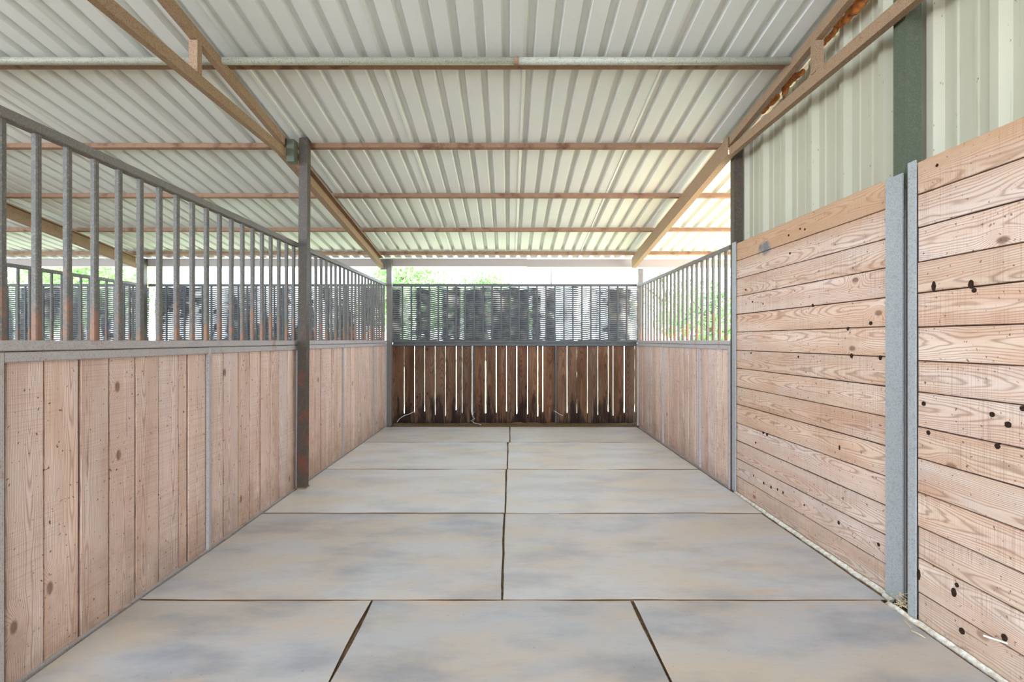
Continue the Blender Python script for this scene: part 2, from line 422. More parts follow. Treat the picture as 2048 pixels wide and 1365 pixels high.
truss(-5.36, 'brown channel rafter seen through the left bars, over the far left stall', front=False)

# ------------------------------------------------------------------ posts
def post(x0, x1, y0, y1, z1, mat, label, z0=0.0, tilt=0.0):
    t = thing('steel_post', ((x0 + x1) / 2, (y0 + y1) / 2, 0), label, 'post')
    pr = [(x0, y0), (x1, y0), (x1, y1), (x0, y1)]
    vs = [(x, y, z0) for x, y in pr] + [(x + tilt, y, z1) for x, y in pr]
    MB().add(vs, [(3, 2, 1, 0), (4, 5, 6, 7), (0, 1, 5, 4), (1, 2, 6, 5), (2, 3, 7, 6), (3, 0, 4, 7)]).build('shaft', mat, t)
    return t
pm = post(-1.757, -1.686, 4.12, 4.188, 2.93, M['steel_black'], 'tall dark rusty square steel post standing in the left wall of bars', z0=.03, tilt=.02)
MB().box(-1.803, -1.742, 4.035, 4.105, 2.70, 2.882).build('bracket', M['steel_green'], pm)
MB().box(-1.762, -1.68, 4.112, 4.195, 0.0215, .03).build('base_plate', M['rust_truss'], pm)
pb = post(-1.774, -1.70, 7.2, 7.27, rt(7.24) , M['steel_top'], 'slim grey steel post in the back left corner of the stall')
MB().box(-1.85, -1.776, 7.19, 7.26, rt(7.2) - .16, rt(7.2) - .005).build('bracket', M['steel_top'], pb)
post(1.873, 1.94, 7.2, 7.27, 2.29, M['steel_top'], 'slim grey steel post in the back right corner of the stall')
post(1.855, 1.928, 4.105, 4.1715, 2.86, M['steel_black'], 'dark steel post at the far end of the right plank wall')
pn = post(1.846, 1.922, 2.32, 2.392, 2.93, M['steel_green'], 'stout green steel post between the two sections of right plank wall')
post(-5.36, -5.28, 7.2, 7.27, 2.44, M['steel_grill'], 'slim dark post seen through the left bars at the far stall corner')
# angle flanges that hold the plank ends
MB().box(1.832, 1.8385, 2.318, 2.424, 0.02, 2.03).build('flange', M['steel_flange'], pn)['label'] = 'pale grey flange over the ends of the far planks'
MB().box(1.79, 1.7955, 2.193, 2.236, 0.02, 2.045).box(1.7955, 1.85, 2.231, 2.236, .02, 2.045).build('flange', M['steel_flange'], pn)['label'] = 'narrow pale grey flange over the ends of the near planks'
MB().box(1.85, 1.856, 2.236, 2.32, .02, 2.0).build('back_plate', M['steel_black'], pn)

# ------------------------------------------------------------------ stall partitions
ZT0, ZT1, ZM0, ZM1, ZR0, ZR1 = 2.03, 2.07, 1.211, 1.249, 1.170, 1.207
def edges(span, n):
    a, b = span; return [a + (b - a) * i / n for i in range(n + 1)]
def side_partition(face, sgn, y0, y1, studs, boards, label, bar0, zt=0.0, wood_='wood_left', near_stile=None):
    """partition along Y whose board face is at x = face; sgn = direction of the face normal in x"""
    t = thing('stall_partition', (face - sgn * .02, (y0 + y1) / 2, 0), label, 'stall partition')
    xs = sorted((face + sgn * .018, face - sgn * .022))
    MB().box(*xs, y0, y1, ZT0 + zt, ZT1 + zt, .004).build('top_rail', M['steel_top'], t)
    MB().box(*xs, y0, y1, ZM0, ZM1, .004).build('middle_rail', M['steel_dusty'], t)
    fr = xs
    MB().box(xs[0] + .01, xs[1] - .01, y0, y1, ZR1 - .002, ZM0 + .002).build('gap_filler', M['steel_black'], t)  # black filler added behind the rail gap to keep light from passing
    ss = sorted(studs)
    for a, b in zip(ss[:-1], ss[1:]):
        MB().box(*fr, a + .0155, b - .0155, ZR0, ZR1, .004).build('board_rail', M['steel_dusty'], t)
        MB().box(*fr, a + .0155, b - .0155, .0, .018).build('bottom_rail', M['steel_dusty'], t)
    for s_ in ss:
        MB().box(*fr, s_ - .015, s_ + .015, 0, ZR1, .003).build('stud', M['steel_dusty'], t)
    if near_stile:
        MB().box(*fr, near_stile[0], near_stile[1], 0, ZR1, .003).build('stile', M['steel_dusty'], t)
    m = MB()
    for a, b in boards:
        n = 7; ws = [.018 + (ZR0 - .018) * i / (n - 1) for i in range(n)]
        g0, g1 = R.uniform(.0012, .0035), R.uniform(.0012, .0035)
        u0 = [a + g0 + R.uniform(0, .0012) for _ in ws]; u1 = [b - g1 - R.uniform(0, .0012) for _ in ws]
        off = R.uniform(-.004, .003)
        m.board((face + sgn * off, 0, 0), (0, 1, 0), (0, 0, 1), (sgn, 0, 0), u0, u1, ws, .028, .006, lap=.004)
    m.build('board_panel', M[wood_], t)
    cx = (xs[0] + xs[1]) / 2; first = None; y = bar0
    while y < y1 - .02:
        if first is None:
            first = MB().box(cx - .012, cx + .012, y - .012, y + .012, ZM1, ZT0 + zt, .004).build('bar', M['steel_grill'], t); yf = y
        else: copy_part(first, t, 0, y - yf)
        y += .1322
    return t
def pairs(l): return list(zip(l[:-1], l[1:]))
near_b = pairs([1.762, 1.911, 2.07, 2.222, 2.379, 2.537, 2.695, 2.768, 2.93]) + pairs([2.962, 3.11, 3.28, 3.43, 3.575, 3.72, 3.86, 4.01, 4.165])
side_partition(-1.785, 1, 1.55, 4.18, [1.731, 2.946, 4.195], near_b, 'near left stall wall of upright boards with steel bars on top, in front of the tall dark post', 1.751)
far_b = pairs([4.21, 4.33, 4.44, 4.58, 4.73, 4.87, 5.02, 5.17, 5.315]) + pairs([5.345, 5.48, 5.62, 5.76, 5.90, 6.05, 6.2, 6.36, 6.52]) + pairs([6.55, 6.70, 6.86, 7.02, 7.175])
side_partition(-1.785, 1, 4.27, 7.195, [4.195 + .09, 5.33, 6.535, 7.18], [(max(a, 4.30), b) for a, b in far_b], 'far left stall wall of upright boards and bars, behind the tall dark post', 4.34)
rb = pairs([4.2, 4.34, 4.48, 4.64, 4.825]) + pairs([4.855, 4.95, 5.06, 5.17, 5.31, 5.46, 5.62, 5.80, 5.985]) + pairs([6.015, 6.16, 6.32, 6.48, 6.65, 6.81, 6.97, 7.165])
side_partition(1.862, -1, 4.172, 7.195, [4.187, 4.84, 6.0, 7.18], rb, 'right stall wall of upright boards and bars behind the plank wall', 4.28, zt=-.02)
nb = [(4.3 + .145 * i, 4.443 + .145 * i) for i in range(20)]
side_partition(-5.32, 1, 4.28, 7.19, [4.285, 5.5, 7.215], nb, 'distant stall wall of bars seen through the near left bars', 4.34)

def back_wall(x0, x1, studs, boards, label, bar0, zt=.006):
    yf = 7.30
    t = thing('stall_partition', ((x0 + x1) / 2, yf + .02, 0), label, 'stall partition')
    ys = (yf - .02, yf + .02)
    MB().box(x0, x1, *ys, ZT0 + zt, ZT1 + zt, .004).build('top_rail', M['steel_back'], t)
    MB().box(x0, x1, *ys, ZM0, ZM1, .004).build('middle_rail', M['steel_back'], t)
    MB().box(x0, x1, ys[0] + .01, ys[1] - .005, ZR1 - .002, ZM0 + .002).build('gap_filler', M['steel_black'], t)  # black filler added so the sky does not show between the rails
    MB().box(x0, x1, *ys, ZR0 - .006, ZR1, .004).build('board_rail', M['steel_back'], t)
    for s_ in studs:
        MB().box(s_ - .014, s_ + .014, *ys, 0, ZR0 - .007, .003).build('stud', M['steel_back'], t)
    m = MB()
    for a, b, ga, gb in boards:                # ga, gb: gap eaten from each edge
        n = 12; ws = [.0 + (ZR0 + .02) * i / (n - 1) for i in range(n)]
        jag = lambda i: (R.uniform(0, .0018) if i > 2 else R.uniform(0, .006))
        u0 = [a + ga * (1 if i > 1 else .3) + jag(i) for i in range(n)]; u1 = [b - gb * (1 if i > 1 else .3) - jag(i) for i in range(n)]
        m.board((0, yf + .022 + R.uniform(0, .006), 0), (1, 0, 0), (0, 0, 1), (0, -1, 0), u0, u1, ws, .024, .004)
    m.build('board_panel', M['wood_back'], t)
    first = None; x = bar0
    while x < x1 - .015:
        if first is None:
            first = MB().box(x - .012, x + .012, yf - .012, yf + .012, ZM1, ZT0 + zt, .004).build('bar', M['steel_back'], t); xf = x
        else: copy_part(first, t, x - xf)
        x += .1315
    return t
gaps = [(788, 0), (808, 1.7), (828.5, 1.9), (849, 1.3), (870, 1.1), (891, .5), (912.3, 2.2), (924.2, .6), (944.7, 3.2), (971, 3.4), (992.6, 2.2), (1013, 1.2),
        (1033.6, 2.6), (1055, 1.8), (1075.6, 1.8), (1085.9, 3.0), (1111, 3.4), (1134.4, 2.0), (1154, .3), (1175, 1.2), (1196, 1.4), (1217, 1.8), (1226.7, 2.2), (1249, 4.4), (1270, 1.2), (1276, 0)]
bx = []
for (pa, wa), (pb_, wb) in pairs(gaps):
    xa, xb = (pa - CX) * 7.32 / F, (pb_ - CX) * 7.32 / F
    bx.append((xa, xb, wa * .45 * 7.32 / F / 2, wb * .45 * 7.32 / F / 2))
bx[0] = (-1.752, *bx[0][1:])
bx[-1] = (bx[-1][0], 1.93, bx[-1][2], 0)
back_wall(-1.698, 1.871, [(946.5 - CX) * 7.3 / F, (1111.5 - CX) * 7.3 / F], bx, 'back stall wall of dark gappy boards with bars, daylight showing between boards', -1.562)
def plain(x0, x1):
    n = int((x1 - x0) / .145); w = (x1 - x0) / n
    return [(x0 + w * i, x0 + w * (i + 1), .003, .003) for i in range(n)]
back_wall(-5.275, -1.856, [-4.1, -2.95], plain(-5.27, -1.86), 'back wall of the neighbouring left stall, bars over black plastic', -5.15)
back_wall(-9.0, -5.365, [-8.0, -6.8], plain(-9.0, -5.37), 'back wall of the farthest left stall, glimpsed at the left edge', -8.93)

# litter heaped against the foot of the back wall
def litter(x0, x1, y, label, cat):
    m = MB(); n = 90; vs, fs = [], []
    for i in range(n + 1):
        x = x0 + (x1 - x0) * i / n
        hh = .02 + .05 * abs(mnoise.noise((x * 4, 1, 0))) + .02 * abs(mnoise.noise((x * 19, 3, 0)))
        for dy, k in ((-.20, 0), (-.13, .12), (-.06, .35), (-.015, .8), (0, 1)):
            vs.append((x, y + dy + .03 * mnoise.noise((x * 3, dy * 9, 5)) * (k < .9), .019 + hh * k * .75))
        vs.append((x, y, .0))
        vs.append((x, y - .2, .0))
    q = 7
    for i in range(n):
        for k in range(q):
            fs.append((i * q + k, i * q + (k + 1) % q, (i + 1) * q + (k + 1) % q, (i + 1) * q + k))
    fs += [tuple(range(q - 1, -1, -1)), tuple(range(n * q, n * q + q))]
    m.add(vs, fs)
    return tag(m.build('litter', M['manure'], smooth=True), label, cat, kind='stuff')
litter(-1.69, 1.86, 7.278, 'brown dirt and chaff heaped along the foot of the back boards', 'dirt')
m = MB(); n = 110; vs, fs = [], []            # soil banked outside, closing the gaps at the bottom
for i in range(n + 1):
    x = -1.75 + 3.7 * i / n
    hh = .17 + .10 * mnoise.noise((x * 6, 0, 2)) + .05 * mnoise.noise((x * 23, 0, 2))
    vs += [(x, 7.362, 0), (x, 7.362, hh), (x, 7.46, hh * .8), (x, 8.0, 0)]
for i in range(n):
    for k in range(4): fs.append((i * 4 + k, i * 4 + (k + 1) % 4, i * 4 + 4 + (k + 1) % 4, i * 4 + 4 + k))
fs += [(3, 2, 1, 0), (n * 4, n * 4 + 1, n * 4 + 2, n * 4 + 3)]
tag(m.add(vs, fs).build('soil_bank', M['manure']), 'dark soil banked outside, behind the foot of the back boards', 'soil', kind='stuff')

# ------------------------------------------------------------------ black ribbed plastic behind the back bars
def sm(a, b, x):
    t_ = max(0, min(1, (x - a) / (b - a))); return t_ * t_ * (3 - 2 * t_)
def tarp(x0, x1, openf, label, seed, top=2.045, bot=1.215):
    m = MB(); nx = int((x1 - x0) / .012); rows = 28; pit = (top - bot) / rows
    depth = lambda x, z: 7.40 + .022 * math.sin(x * 9 + seed) + .02 * mnoise.noise((x * 3, z * 2, seed)) + .012 * mnoise.noise((x * 9, z * 7, seed))
    vs, fs = [], []
    prof = ((0, .017), (.25, .004), (.5, 0), (.75, .004), (1, .017))
    for j in range(rows):
        for i in range(nx + 1):
            x = x0 + (x1 - x0) * i / nx
            wob = .010 * mnoise.noise((x * 5, seed, 0)) + .004 * mnoise.noise((x * 14, j * .3, seed)) + .014 * math.sin(x * 23.9 + seed) * .35
            zb = bot + j * pit
            op = openf(x, zb + pit / 2)
            hgt = pit * (1.05 - .30 * op)
            for a, dy in prof:
                z = zb + wob + hgt * a
                vs.append((x, depth(x, z) + dy, z))
        b = j * (nx + 1) * 5
        for i in range(nx):
            for k in range(4): fs.append((b + i * 5 + k, b + i * 5 + k + 1, b + i * 5 + 5 + k + 1, b + i * 5 + 5 + k))
    # joining threads so the ribs hang together
    for i in range(0, nx + 1, 22):
        x = x0 + (x1 - x0) * i / nx
        m.tube([(x, depth(x, z) + .012, z) for z in (bot, bot + .28, bot + .55, top)], .002, 4)
    m.add(vs, fs)
    o = m.build('plastic_sheet', M['tarp'], smooth=True)
    return tag(o, label, 'plastic sheet', 'black ribbed plastic behind the back bars')
def open_main(x, z):
    px = CX + x * F / 7.4; v = 0
    for a, b, k in ((802, 830, .95), (838, 850, .35), (860, 884, .95), (895, 906, .35), (921, 926, .7), (971, 981, .5), (1020, 1027, .35), (1058, 1064, .5), (1082, 1091, .6), (1112, 1128, 1.0), (1130, 1192, .85), (1195, 1216, .6), (1262, 1274, .6)):
        v = max(v, k * sm(a - 4, a + 2, px) * sm(b + 4, b - 2, px))
    v *= .75 + .5 * mnoise.noise((x * 3, z * 6, 4))
    if z > 1.98: v = max(v, .6 * (mnoise.noise((x * 7, 0, 9)) > -.05))
    if px < 905 and z < 1.6 - .02: v *= .75
    return max(0, min(1, v))
tarp(-1.75, .68, open_main, 'black ribbed plastic sheet behind the left and middle bars of the back wall', 1.3)
tarp(.70, 1.92, open_main, 'black ribbed plastic sheet with bright slits behind the right bars of back wall', 2.7)
def open_noise(x, z):
    return max(0, min(.9, 1.3 * mnoise.noise((x * 5.5, z * 1.2, 8)) + .25))
tarp(-5.27, -1.86, open_noise, 'black ribbed plastic sheet along the neighbouring left stall', 4.1)
tarp(-9.0, -5.37, open_noise, 'black ribbed plastic sheet along the farthest left stall', 6.2)

# ------------------------------------------------------------------ gutter sections under the eave
def gutter(x0, x1, zt, zb, label):
    m = MB(); y0, y1 = 7.285, 7.385
    prof = [(y0, zt), (y0, zb + .012), (y0 - .006, zb + .012), (y0 - .006, zb), (y1, zb), (y1, zt), (y1 - .003, zt), (y1 - .003, zb + .004), (y0 + .003, zb + .004), (y0 + .003, zt)]
    n = len(prof)
    vs = [(x, y, z) for x in (x0, x1) for y, z in prof]
    m.add(vs, [(i, (i + 1) % n, n + (i + 1) % n, n + i) for i in range(n)] + [tuple(range(n)), tuple(range(2 * n - 1, n - 1, -1))])
    tag(m.build('gutter', M['gutter']), label, 'gutter', 'beige gutter lengths under the eave')
gutter(-16.2, .263, 2.448, 2.33, 'long beige gutter under the eave, left of the gutter joint')
gutter(.263, 1.91, 2.44, 2.322, 'beige gutter under the eave between the joint and back right post')
gutter(1.912, 3.7, 2.438, 2.318, 'beige gutter under the eave beyond the back right post')
tag(MB().tube([(.636, 7.5, 2.03), (.634, 7.5, 2.2), (.629, 7.45, 2.322)], .008, 6).build('cable', M['cable']), 'thin dark cable hanging from the gutter above the back bars', 'cable')

# ------------------------------------------------------------------ right side: metal wall over plank panels
def metal_wall():
    m = MB(); X = 1.975; pitch = .305; Yc = 2.605
    prof = []
    k0, k1 = -9, 6
    for k in range(k0, k1):
        c = Yc + pitch * k
        for dy, dx in ((-.045, 0), (-.018, -.032), (.018, -.032), (.045, 0), (.092, 0), (.098, -.006), (.112, -.006), (.118, 0), (.187, 0), (.193, -.006), (.207, -.006), (.213, 0)):
            prof.append((c + dy, X + dx))
    prof = [(-4.9, X)] + [(y, x) for y, x in prof if -.2 < y < 4.15] + [(4.165, X)]
    vs, fs = [], []
    for y, x in prof:
        zt = roof(y) - .002
        vs += [(x, y, 0), (x, y, zt), (x + .002, y, 0), (x + .002, y, zt)]
    for i in range(len(prof) - 1):
        a, b = i * 4, i * 4 + 4
        fs += [(a, a + 1, b + 1, b), (a + 2, b + 2, b + 3, a + 3), (a + 1, a + 3, b + 3, b + 1), (a, b, b + 2, a + 2)]
    n = len(prof) * 4 - 4
    fs += [(0, 2, 3, 1), (n, n + 1, n + 3, n + 2)]
    return m.add(vs, fs)
struct(metal_wall().build('wall_right', M['wallmetal']))
def planks(face, y0, y1, top, label, holes, nb_=14):
    t = thing('plank_wall', (face, (y0 + y1) / 2, 0), label, 'plank wall')
    m = MB(); n = 9; h = top / nb_
    ws = [y0 + (y1 - y0) * i / (n - 1) for i in range(n)]
    cut = [0] + [h * i + R.uniform(-.006, .006) for i in range(1, nb_)] + [top]
    for a, b in pairs(cut):
        ga, gb = R.uniform(.0004, .0012), R.uniform(.0004, .0016)
        u0 = [a + ga + R.uniform(0, .001) for _ in ws]; u1 = [b - gb - R.uniform(0, .001) for _ in ws]
        m.board((face + R.uniform(0, .004), 0, 0), (0, 0, 1), (0, 1, 0), (-1, 0, 0), u0, u1, ws, .036, .005, lap=.003)
    p = m.build('plank_panel', M['wood_right'], t)
    for px, py, r1, r2 in holes:
        Y, Z = yz_on_x(px, py, face)
        if not (y0 < Y < y1): continue
        k = 12; vs = []
        for (x, s_) in ((face + .012, .9), (face - .0008, .9), (face - .0012, 1.0), (face + .012, 1.0)):
            vs += [(x, Y + r1 * s_ * math.cos(2 * math.pi * i / k) * (1 + .12 * math.sin(3 * i + px)), Z + r2 * s_ * math.sin(2 * math.pi * i / k)) for i in range(k)]
        fs = [tuple(range(k - 1, -1, -1))]
        vs2 = MB(); c0 = [(face - .0006, Y + r1 * .9 * math.cos(2 * math.pi * i / k) * (1 + .12 * math.sin(3 * i + px)), Z + r2 * .9 * math.sin(2 * math.pi * i / k)) for i in range(k)]
        c1 = [(face + .01, a_[1], a_[2]) for a_ in c0]
        vs2.add(c0 + c1, [tuple(range(k)), tuple(range(2 * k - 1, k - 1, -1))] + [(i, k + i, k + (i + 1) % k, (i + 1) % k) for i in range(k)])
        vs2.build('bolt_hole', M['hole'], t)  # shallow dark disc, the hole's inner shade put into its colour
    return t
s_, b_ = .008, .011
planks(1.848, 2.4, 4.10, 2.04, 'far right plank wall of level pine boards, blue paint smear near the top',
       [(1577, 471, s_, s_), (1600, 458, s_, s_), (1609.5, 459, s_, s_), (1580, 507, .012, .009), (1491, 580, s_, s_), (1505, 604, .012, .008), (1526, 608, s_, s_), (1625.5, 611, b_, b_), (1695.6, 658, b_, b_),
        (1741, 647, b_, b_), (1502, 706.6, s_, s_), (1596.5, 714, s_, s_), (1703, 712, .012, .015), (1760.5, 716, b_, .014), (1526, 866, b_, b_), (1533.6, 869.6, b_, .013), (1511, 886, s_, s_), (1679, 896, s_, .016),
        (1507, 952, s_, b_), (1527.5, 967, b_, .013), (1542, 975, b_, .013), (1555, 979.5, s_, b_), (1566, 986, s_, b_), (1608.5, 1011, s_, s_), (1677.4, 1046, b_, .013), (1757, 1090, b_, b_)])
planks(1.80, .9, 2.192, 2.036, 'near right plank wall of level pine boards at the right photo edge, large bolt holes',
       [(1867.5, 573, .012, .024), (1942, 569, .013, .02), (1948, 581, b_, b_), (1847, 808, b_, b_), (1983.7, 829.6, b_, b_), (2015.5, 850, .013, .013), (2045, 817.6, b_, b_), (1856.5, 866, b_, b_), (1994.6, 893, .012, .012),
        (1836.6, 1150, .009, .026), (1907, 1185.6, .012, .02), (1913, 1171, .009, .01), (1923, 1263, .012, .014), (2008, 1276, .012, .014), (1874, 331, .008, .008)])
# flange over the far end of the far planks
tag(MB().box(1.836, 1.8435, 4.04, 4.085, .02, 2.05).box(1.836, 1.8435, 4.085, 4.10, .02, 2.05).build('angle_iron', M['steel_flange']), 'narrow grey angle iron covering the far ends of the right planks', 'angle iron')

# expanding foam squeezed out along the wall top
def foam(pts, label):
    m = MB()
    import bmesh
    for (px, py, r) in pts:
        Y, Z = yz_on_x(px, py, 1.90)
        bm = bmesh.new(); bmesh.ops.create_icosphere(bm, subdivisions=2, radius=r * 1.25)
        for v in bm.verts:
            v.co *= 1 + .35 * mnoise.noise(v.co * 60 + Vector((px, py, 0)))
        vs = [(v.co.x * .8 + 1.90, v.co.y * 1.3 + Y, v.co.z + Z) for v in bm.verts]; fs = [tuple(v.index for v in f.verts) for f in bm.faces]
        m.add(vs, fs); bm.free()
    o = m.build('expanding_foam', M['foam'], smooth=True)
    md = o.modifiers.new('merge', 'REMESH'); md.mode = 'VOXEL'; md.voxel_size = .006; md.use_smooth_shade = True
    tag(o, label, 'foam', 'orange foam along the top of the metal wall')
foam([(1735, -12, .032), (1722, 4, .03), (1712, 17, .028), (1702, 24, .026), (1694, 36, .022), (1684, 43, .022), (1675, 47, .018)], 'thick orange foam bead at the top of the right metal wall, nearest')
foam([(1671, 60, .015), (1664, 70, .015), (1656, 77, .015), (1648, 85, .015), (1641, 92, .014)], 'thin orange foam bead just right of the truss web')
foam([(1604, 145, .018), (1597, 150, .017), (1590, 154, .02), (1583, 161, .018), (1577, 167, .02), (1571, 176, .022), (1570, 184, .018)], 'lumpy orange foam cluster under the truss, left of its web')
foam([(1553, 196, .02), (1546, 203, .02), (1540, 207, .018), (1533, 215, .02), (1527, 222, .018)], 'smallest orange foam lumps near the low end of the truss')

# ------------------------------------------------------------------ floor: dirt base and rubber mats
struct(MB().box(-14, 6, -8, 7.36, -.06, 0).build('floor', M['dirt']))
def mat_(x0, x1, y0, y1, label, skew=(0, 0, 0, 0), seed=0, tint=.2):
    m = MB(); nx, ny = 26, 16; g = .0045; vs, fs = [], []
    wv = lambda a, b, s2: .010 * mnoise.noise((a * 2.1, b * .7 + seed * .37, s2)) + .003 * mnoise.noise((a * 14, seed, s2))
    top = .016 + R.uniform(-.001, .003)
    for j in range(ny + 1):
        for i in range(nx + 1):
            u, v = i / nx, j / ny
            xl, xr = x0 + g + skew[0] * (v), x1 - g + skew[1] * (v)
            X = xl + (xr - xl) * u; Y = (y0 + g) + (y1 - y0 - 2 * g) * v
            if i in (0, nx): X += abs(wv(Y, X, 1.0)) * (1 if i == 0 else -1)
            if j in (0, ny): Y += abs(wv(X, Y, 2.0)) * (1 if j == 0 else -1)
            ed = min(min(u, 1 - u) * (x1 - x0), min(v, 1 - v) * (y1 - y0))
            Zc = top + .004 * mnoise.noise((X * 2, Y * 2, seed))
            vs.append((X, Y, Zc))
    for j in range(ny):
        for i in range(nx):
            a = j * (nx + 1) + i; fs.append((a, a + 1, a + nx + 2, a + nx + 1))
    rim = [i for i in range(nx + 1)] + [j * (nx + 1) + nx for j in range(1, ny + 1)] + [ny * (nx + 1) + i for i in range(nx - 1, -1, -1)] + [j * (nx + 1) for j in range(ny - 1, 0, -1)]
    m.add(vs, fs, tint=tint)
    q = len(rim); rv = [(vs[k][0], vs[k][1], vs[k][2]) for k in rim] + [(vs[k][0], vs[k][1], .0005) for k in rim]
    m.add(rv, [(k, q + k, q + (k + 1) % q, (k + 1) % q) for k in range(q)], tint=tint, edge=[0.0] * (2 * q))
    tag(m.build('rubber_mat', M['rubber'], smooth=True), label, 'floor mat', 'dusty rubber mats on the stall floor')
rows = [2.362, 3.547, 4.752, 6.01, 7.07]
ctr = [-.0356, -.030, -.022, -.008, .012]
nm = ['second row from the front', 'third row from the front', 'fourth row from the front', 'back row']
for k in range(4):
    xc = (ctr[k] + ctr[k + 1]) / 2 if k < 3 else .012
    a, b = rows[k], rows[k + 1]
    mat_(-1.757, xc, a, b, f'dusty grey rubber mat left of the centre seam, {nm[k]}', seed=k * 2 + 1, tint=(.7, .12, .05, .3)[k])
    mat_(xc, 1.798 if k == 0 else 1.815, a, b, f'dusty grey rubber mat right of the centre seam, {nm[k]}', seed=k * 2 + 2, tint=(.62, .2, .0, .25)[k])
mat_(-1.757, -.648, .53, 2.362, 'front left rubber mat, beside the near board wall', seed=21, tint=0.95)  # front mats barer, and darkened in colour for the dimmer light here
mat_(-.648, .583, .53, 2.362, 'front middle rubber mat, between the two converging seams', seed=22, tint=1.0)
mat_(.583, 1.762, .53, 2.362, 'front right rubber mat, beside the near plank wall', seed=23, tint=0.9)
# white lime along the right wall foot
m = MB(); n = 150; vs, fs = [], []
for i in range(n + 1):
    Y = 1.2 + 2.86 * i / n
    xb = 1.799 if Y < 2.19 else (1.789 if Y < 2.36 else (1.83 if Y < 2.43 else 1.846)); w = .006 + .012 * abs(mnoise.noise((Y * 7, 0, 0)))
    hh = .006 + .008 * abs(mnoise.noise((Y * 9, 2, 0)))
    vs += [(xb - w - .012, Y, .010), (xb - w * .5, Y, .016 + hh * .6), (xb, Y, .016 + hh), (xb, Y, .0), (xb - w - .012, Y, .0)]
for i in range(n):
    for k in range(5): fs.append((i * 5 + k, i * 5 + (k + 1) % 5, i * 5 + 5 + (k + 1) % 5, i * 5 + 5 + k))
fs += [(4, 3, 2, 1, 0), tuple(n * 5 + k for k in range(5))]
tag(m.add(vs, fs).build('lime_dust', M['lime'], smooth=True), 'thin line of white lime dust along the foot of the right planks', 'lime dust', kind='stuff')
# straws by the near right post and a peg in a plank hole
def straw(p, q, r, label, name='straw', mat='straw'):
    a, b = Vector(p), Vector(q); md_ = (a + b) / 2 + Vector((0, 0, .002))
    tag(MB().tube([a, md_, b], r, 6).build(name, M[mat]), label, 'straw')
def fl(px, py, z=.024):
    Y = (H - z) * F / (py - CY); return ((px - CX) * Y / F, Y, z)
straw(fl(1823, 1262), fl(1850, 1276), .0022, 'longest dry straw on the mat beside the near right plank wall')
straw(fl(1808, 1242), fl(1822, 1256), .002, 'short dry straw on the mat at the foot of the stout green post')
straw(fl(1830, 1250), fl(1856, 1264), .0018, 'thin dry straw lying against the white lime line')
Yp, Zp = yz_on_x(2010, 1288, 1.79)
tag(MB().tube([(1.80, Yp, Zp), (1.772, Yp + .018, Zp + .004), (1.745, Yp + .036, Zp + .008)], .0035, 8).build('peg', M['twine']), 'small white peg sticking out of the low plank near the right corner', 'peg')
m = MB()
for k in range(46):
    a = R.uniform(0, 6.28); px, py = 1.80 + R.gauss(0, .012), 2.275 + R.gauss(0, .018); z = .04 + abs(R.gauss(0, .02)); L = R.uniform(.012, .035)
    m.tube([(px, py, z), (px + L * math.cos(a), py + L * math.sin(a), z + R.uniform(-.015, .02))], .0012, 4)
tag(m.build('chaff', M['straw']), 'tuft of rusty chaff caught at the foot of the stout green post', 'chaff', kind='stuff')
# loose twine at the back boards
def twine(pts, label):
    tag(MB().tube([(*xz_on_y(px, py, Yt)[:1], Yt, xz_on_y(px, py, Yt)[1]) for px, py, Yt in pts], .004, 6).build('baling_twine', M['twine']), label, 'twine')
twine([(829, 823, 7.27), (820, 828, 7.255), (808, 832, 7.25), (799, 838, 7.24), (794, 845, 7.22)], 'pale loose twine trailing down the left end of the back boards')
twine([(949, 824, 7.27), (944, 832, 7.25), (950, 838, 7.25), (942, 842, 7.24), (948, 846, 7.22), (962, 850, 7.18)], 'pale tangled twine at the foot of the left back stud')
twine([(1108, 822, 7.27), (1113, 825, 7.25), (1119, 829, 7.24), (1126, 832, 7.235)], 'pale stub of twine poking out by the right back stud')

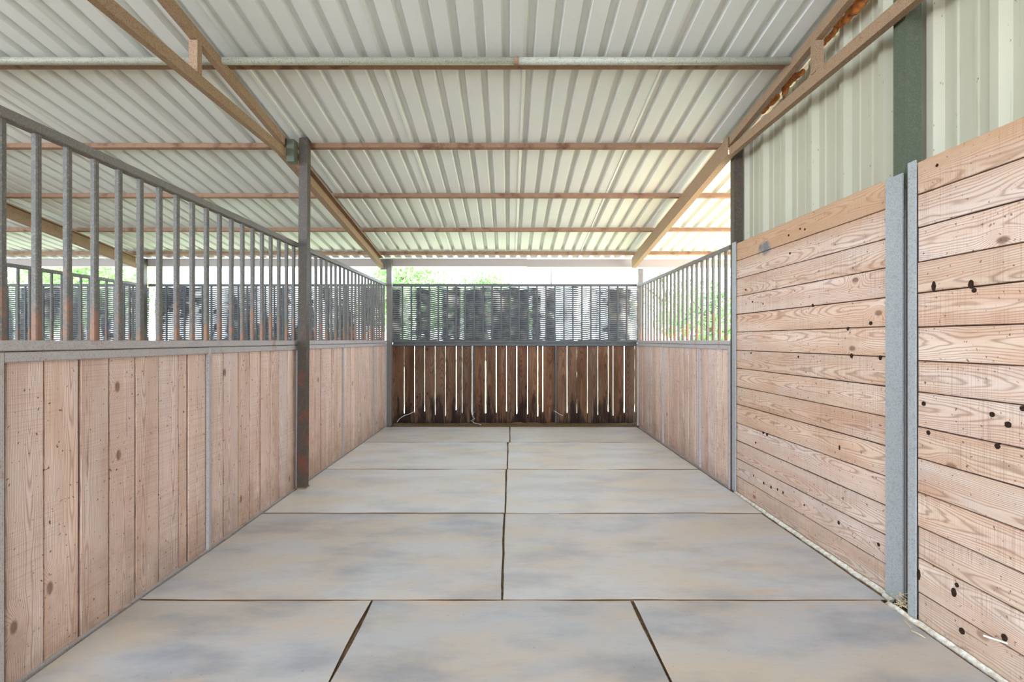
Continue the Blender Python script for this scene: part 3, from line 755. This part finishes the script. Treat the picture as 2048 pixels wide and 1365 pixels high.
# ------------------------------------------------------------------ outdoors
struct(MB().box(-60, 60, 7.365, 90, -.08, -.02).build('lawn', M['lawn']))
struct(MB().box(6.01, 60, -8, 7.36, -.08, -.02).build('yard', M['yard']))
def tree(x, y, h, r, n, label, mat, leaf=.12, low=.25):
    t = thing('leafy_tree', (x, y, -.02), label, 'tree')
    pts = [(x, y, -.02), (x + .05 * r, y, h * .2), (x - .04 * r, y, h * .42), (x, y, h * .62)]
    tr = MB().tube(pts, [.07 * r, .055 * r, .045 * r, .02 * r], 8)
    for k in range(5):
        a = k * 1.3 + x; b = .35 + .07 * k
        tr.tube([(x, y, h * b), (x + math.cos(a) * r * .35, y + math.sin(a) * r * .35, h * (b + .15)), (x + math.cos(a) * r * .6, y + math.sin(a) * r * .6, h * (b + .22))], [.03 * r, .018 * r, .008 * r], 6)
    tr.build('trunk', M['bark'], t)
    m = MB(); rr = random.Random(int(x * 31 + y))
    cl = []
    for k in range(24):
        a, e = rr.uniform(0, 6.283), rr.uniform(-.8, 1.4); q = rr.uniform(.35, .85)
        cl.append((x + math.cos(a) * math.cos(e) * r * q, y + math.sin(a) * math.cos(e) * r * q, h * (.5 + low * .4) + math.sin(e) * h * (.5 - low * .4) * q, rr.uniform(.22, .4) * r))
    for k in range(n):
        cx, cy, cz, cr = rr.choice(cl)
        d = Vector((rr.gauss(0, 1), rr.gauss(0, 1), rr.gauss(0, 1))).normalized() * cr * rr.uniform(.5, 1.05)
        p = Vector((cx, cy, cz)) + d
        if p.z < .15: continue
        a = Vector((rr.gauss(0, 1), rr.gauss(0, 1), rr.gauss(0, 1))).normalized(); b = a.orthogonal().normalized()
        L = leaf * rr.uniform(.6, 1.3)
        m.add([p - a * L, p + b * L * .45, p + a * L, p - b * L * .45], [(0, 1, 2, 3)], tint=rr.random())
    m.build('foliage', mat, t)
tree(-5.2, 24, 5.4, 3.2, 10000, 'broad green tree behind the back wall, left of the back left post', M['leaf'])
tree(-1.5, 31, 5.6, 3.4, 10000, 'pale green tree showing above the left half of back bars', M['leaf'])
tree(1.3, 38, 5.4, 1.2, 1800, 'small sparse treetop just above the middle of the back bars', M['leaf'])
tree(-21, 25, 5.6, 3.6, 6000, 'green tree beyond the farthest left stall', M['leaf_dark'])
tree(-27, 28, 6.2, 4.0, 6000, 'green tree at the far left edge, beyond the bars', M['leaf_dark'])
tree(7.5, 18.5, 3.8, 2.2, 3200, 'bushy green tree seen through the right bars, left of the white house', M['leaf_dark'], low=0)
tree(17, 32.5, 8.2, 4.6, 3600, 'tall green tree seen through the right bars beside the post', M['leaf_dark'], low=0)
tree(11.6, 37, 7.2, 3.6, 3000, 'green tree behind the white house outside', M['leaf_dark'], low=0)
hs = thing('house', (9.6, 24, 0), 'low white house seen through the right bars', 'house')
MB().box(8.3, 10.9, 24, 27, -.02, 2.0).build('wall', M['siding'], hs)
MB().add([(8.1, 23.8, 2.0), (11.1, 23.8, 2.0), (11.1, 27.2, 2.0), (8.1, 27.2, 2.0), (8.1, 25.5, 2.8), (11.1, 25.5, 2.8)], [(0, 1, 5, 4), (2, 3, 4, 5), (0, 4, 3), (1, 2, 5), (3, 2, 1, 0)]).build('roof', M['shingle'], hs)
for wx in (8.7, 9.9): MB().box(wx, wx + .5, 23.97, 24.0, .8, 1.5).build('window', M['pane'], hs)

# ------------------------------------------------------------------ light
w = bpy.data.worlds.new('World'); scene.world = w; w.use_nodes = True
bg = w.node_tree.nodes['Background']; bg.inputs[0].default_value = (.85, 1.0, 1.17, 1); bg.inputs[1].default_value = 1.0
sun = bpy.data.lights.new('sun', 'SUN'); sun.energy = 4.5; sun.angle = math.radians(3); sun.color = (1, .96, .9)
so = bpy.data.objects.new('sun', sun); C.objects.link(so)
so.rotation_euler = Vector((-.75, .0, -1.0)).to_track_quat('-Z', 'Y').to_euler()

cam = bpy.data.cameras.new('camera'); co = bpy.data.objects.new('camera', cam); C.objects.link(co)
co.location = (0, 0, H); co.rotation_euler = (math.radians(90), 0, 0)
cam.sensor_width = 36; cam.lens = 36 * F / 2048; cam.shift_x = 6 / 2048; cam.shift_y = -1.5 / 2048; cam.clip_start = .05
scene.camera = co
scene.view_settings.view_transform = 'Standard'; scene.view_settings.look = 'None'
scene.view_settings.gamma = 1; scene.view_settings.use_curve_mapping = False
scene.view_settings.exposure = 3.15
scene.cycles.use_denoising = True
scene.cycles.max_bounces = 10; scene.cycles.diffuse_bounces = 8
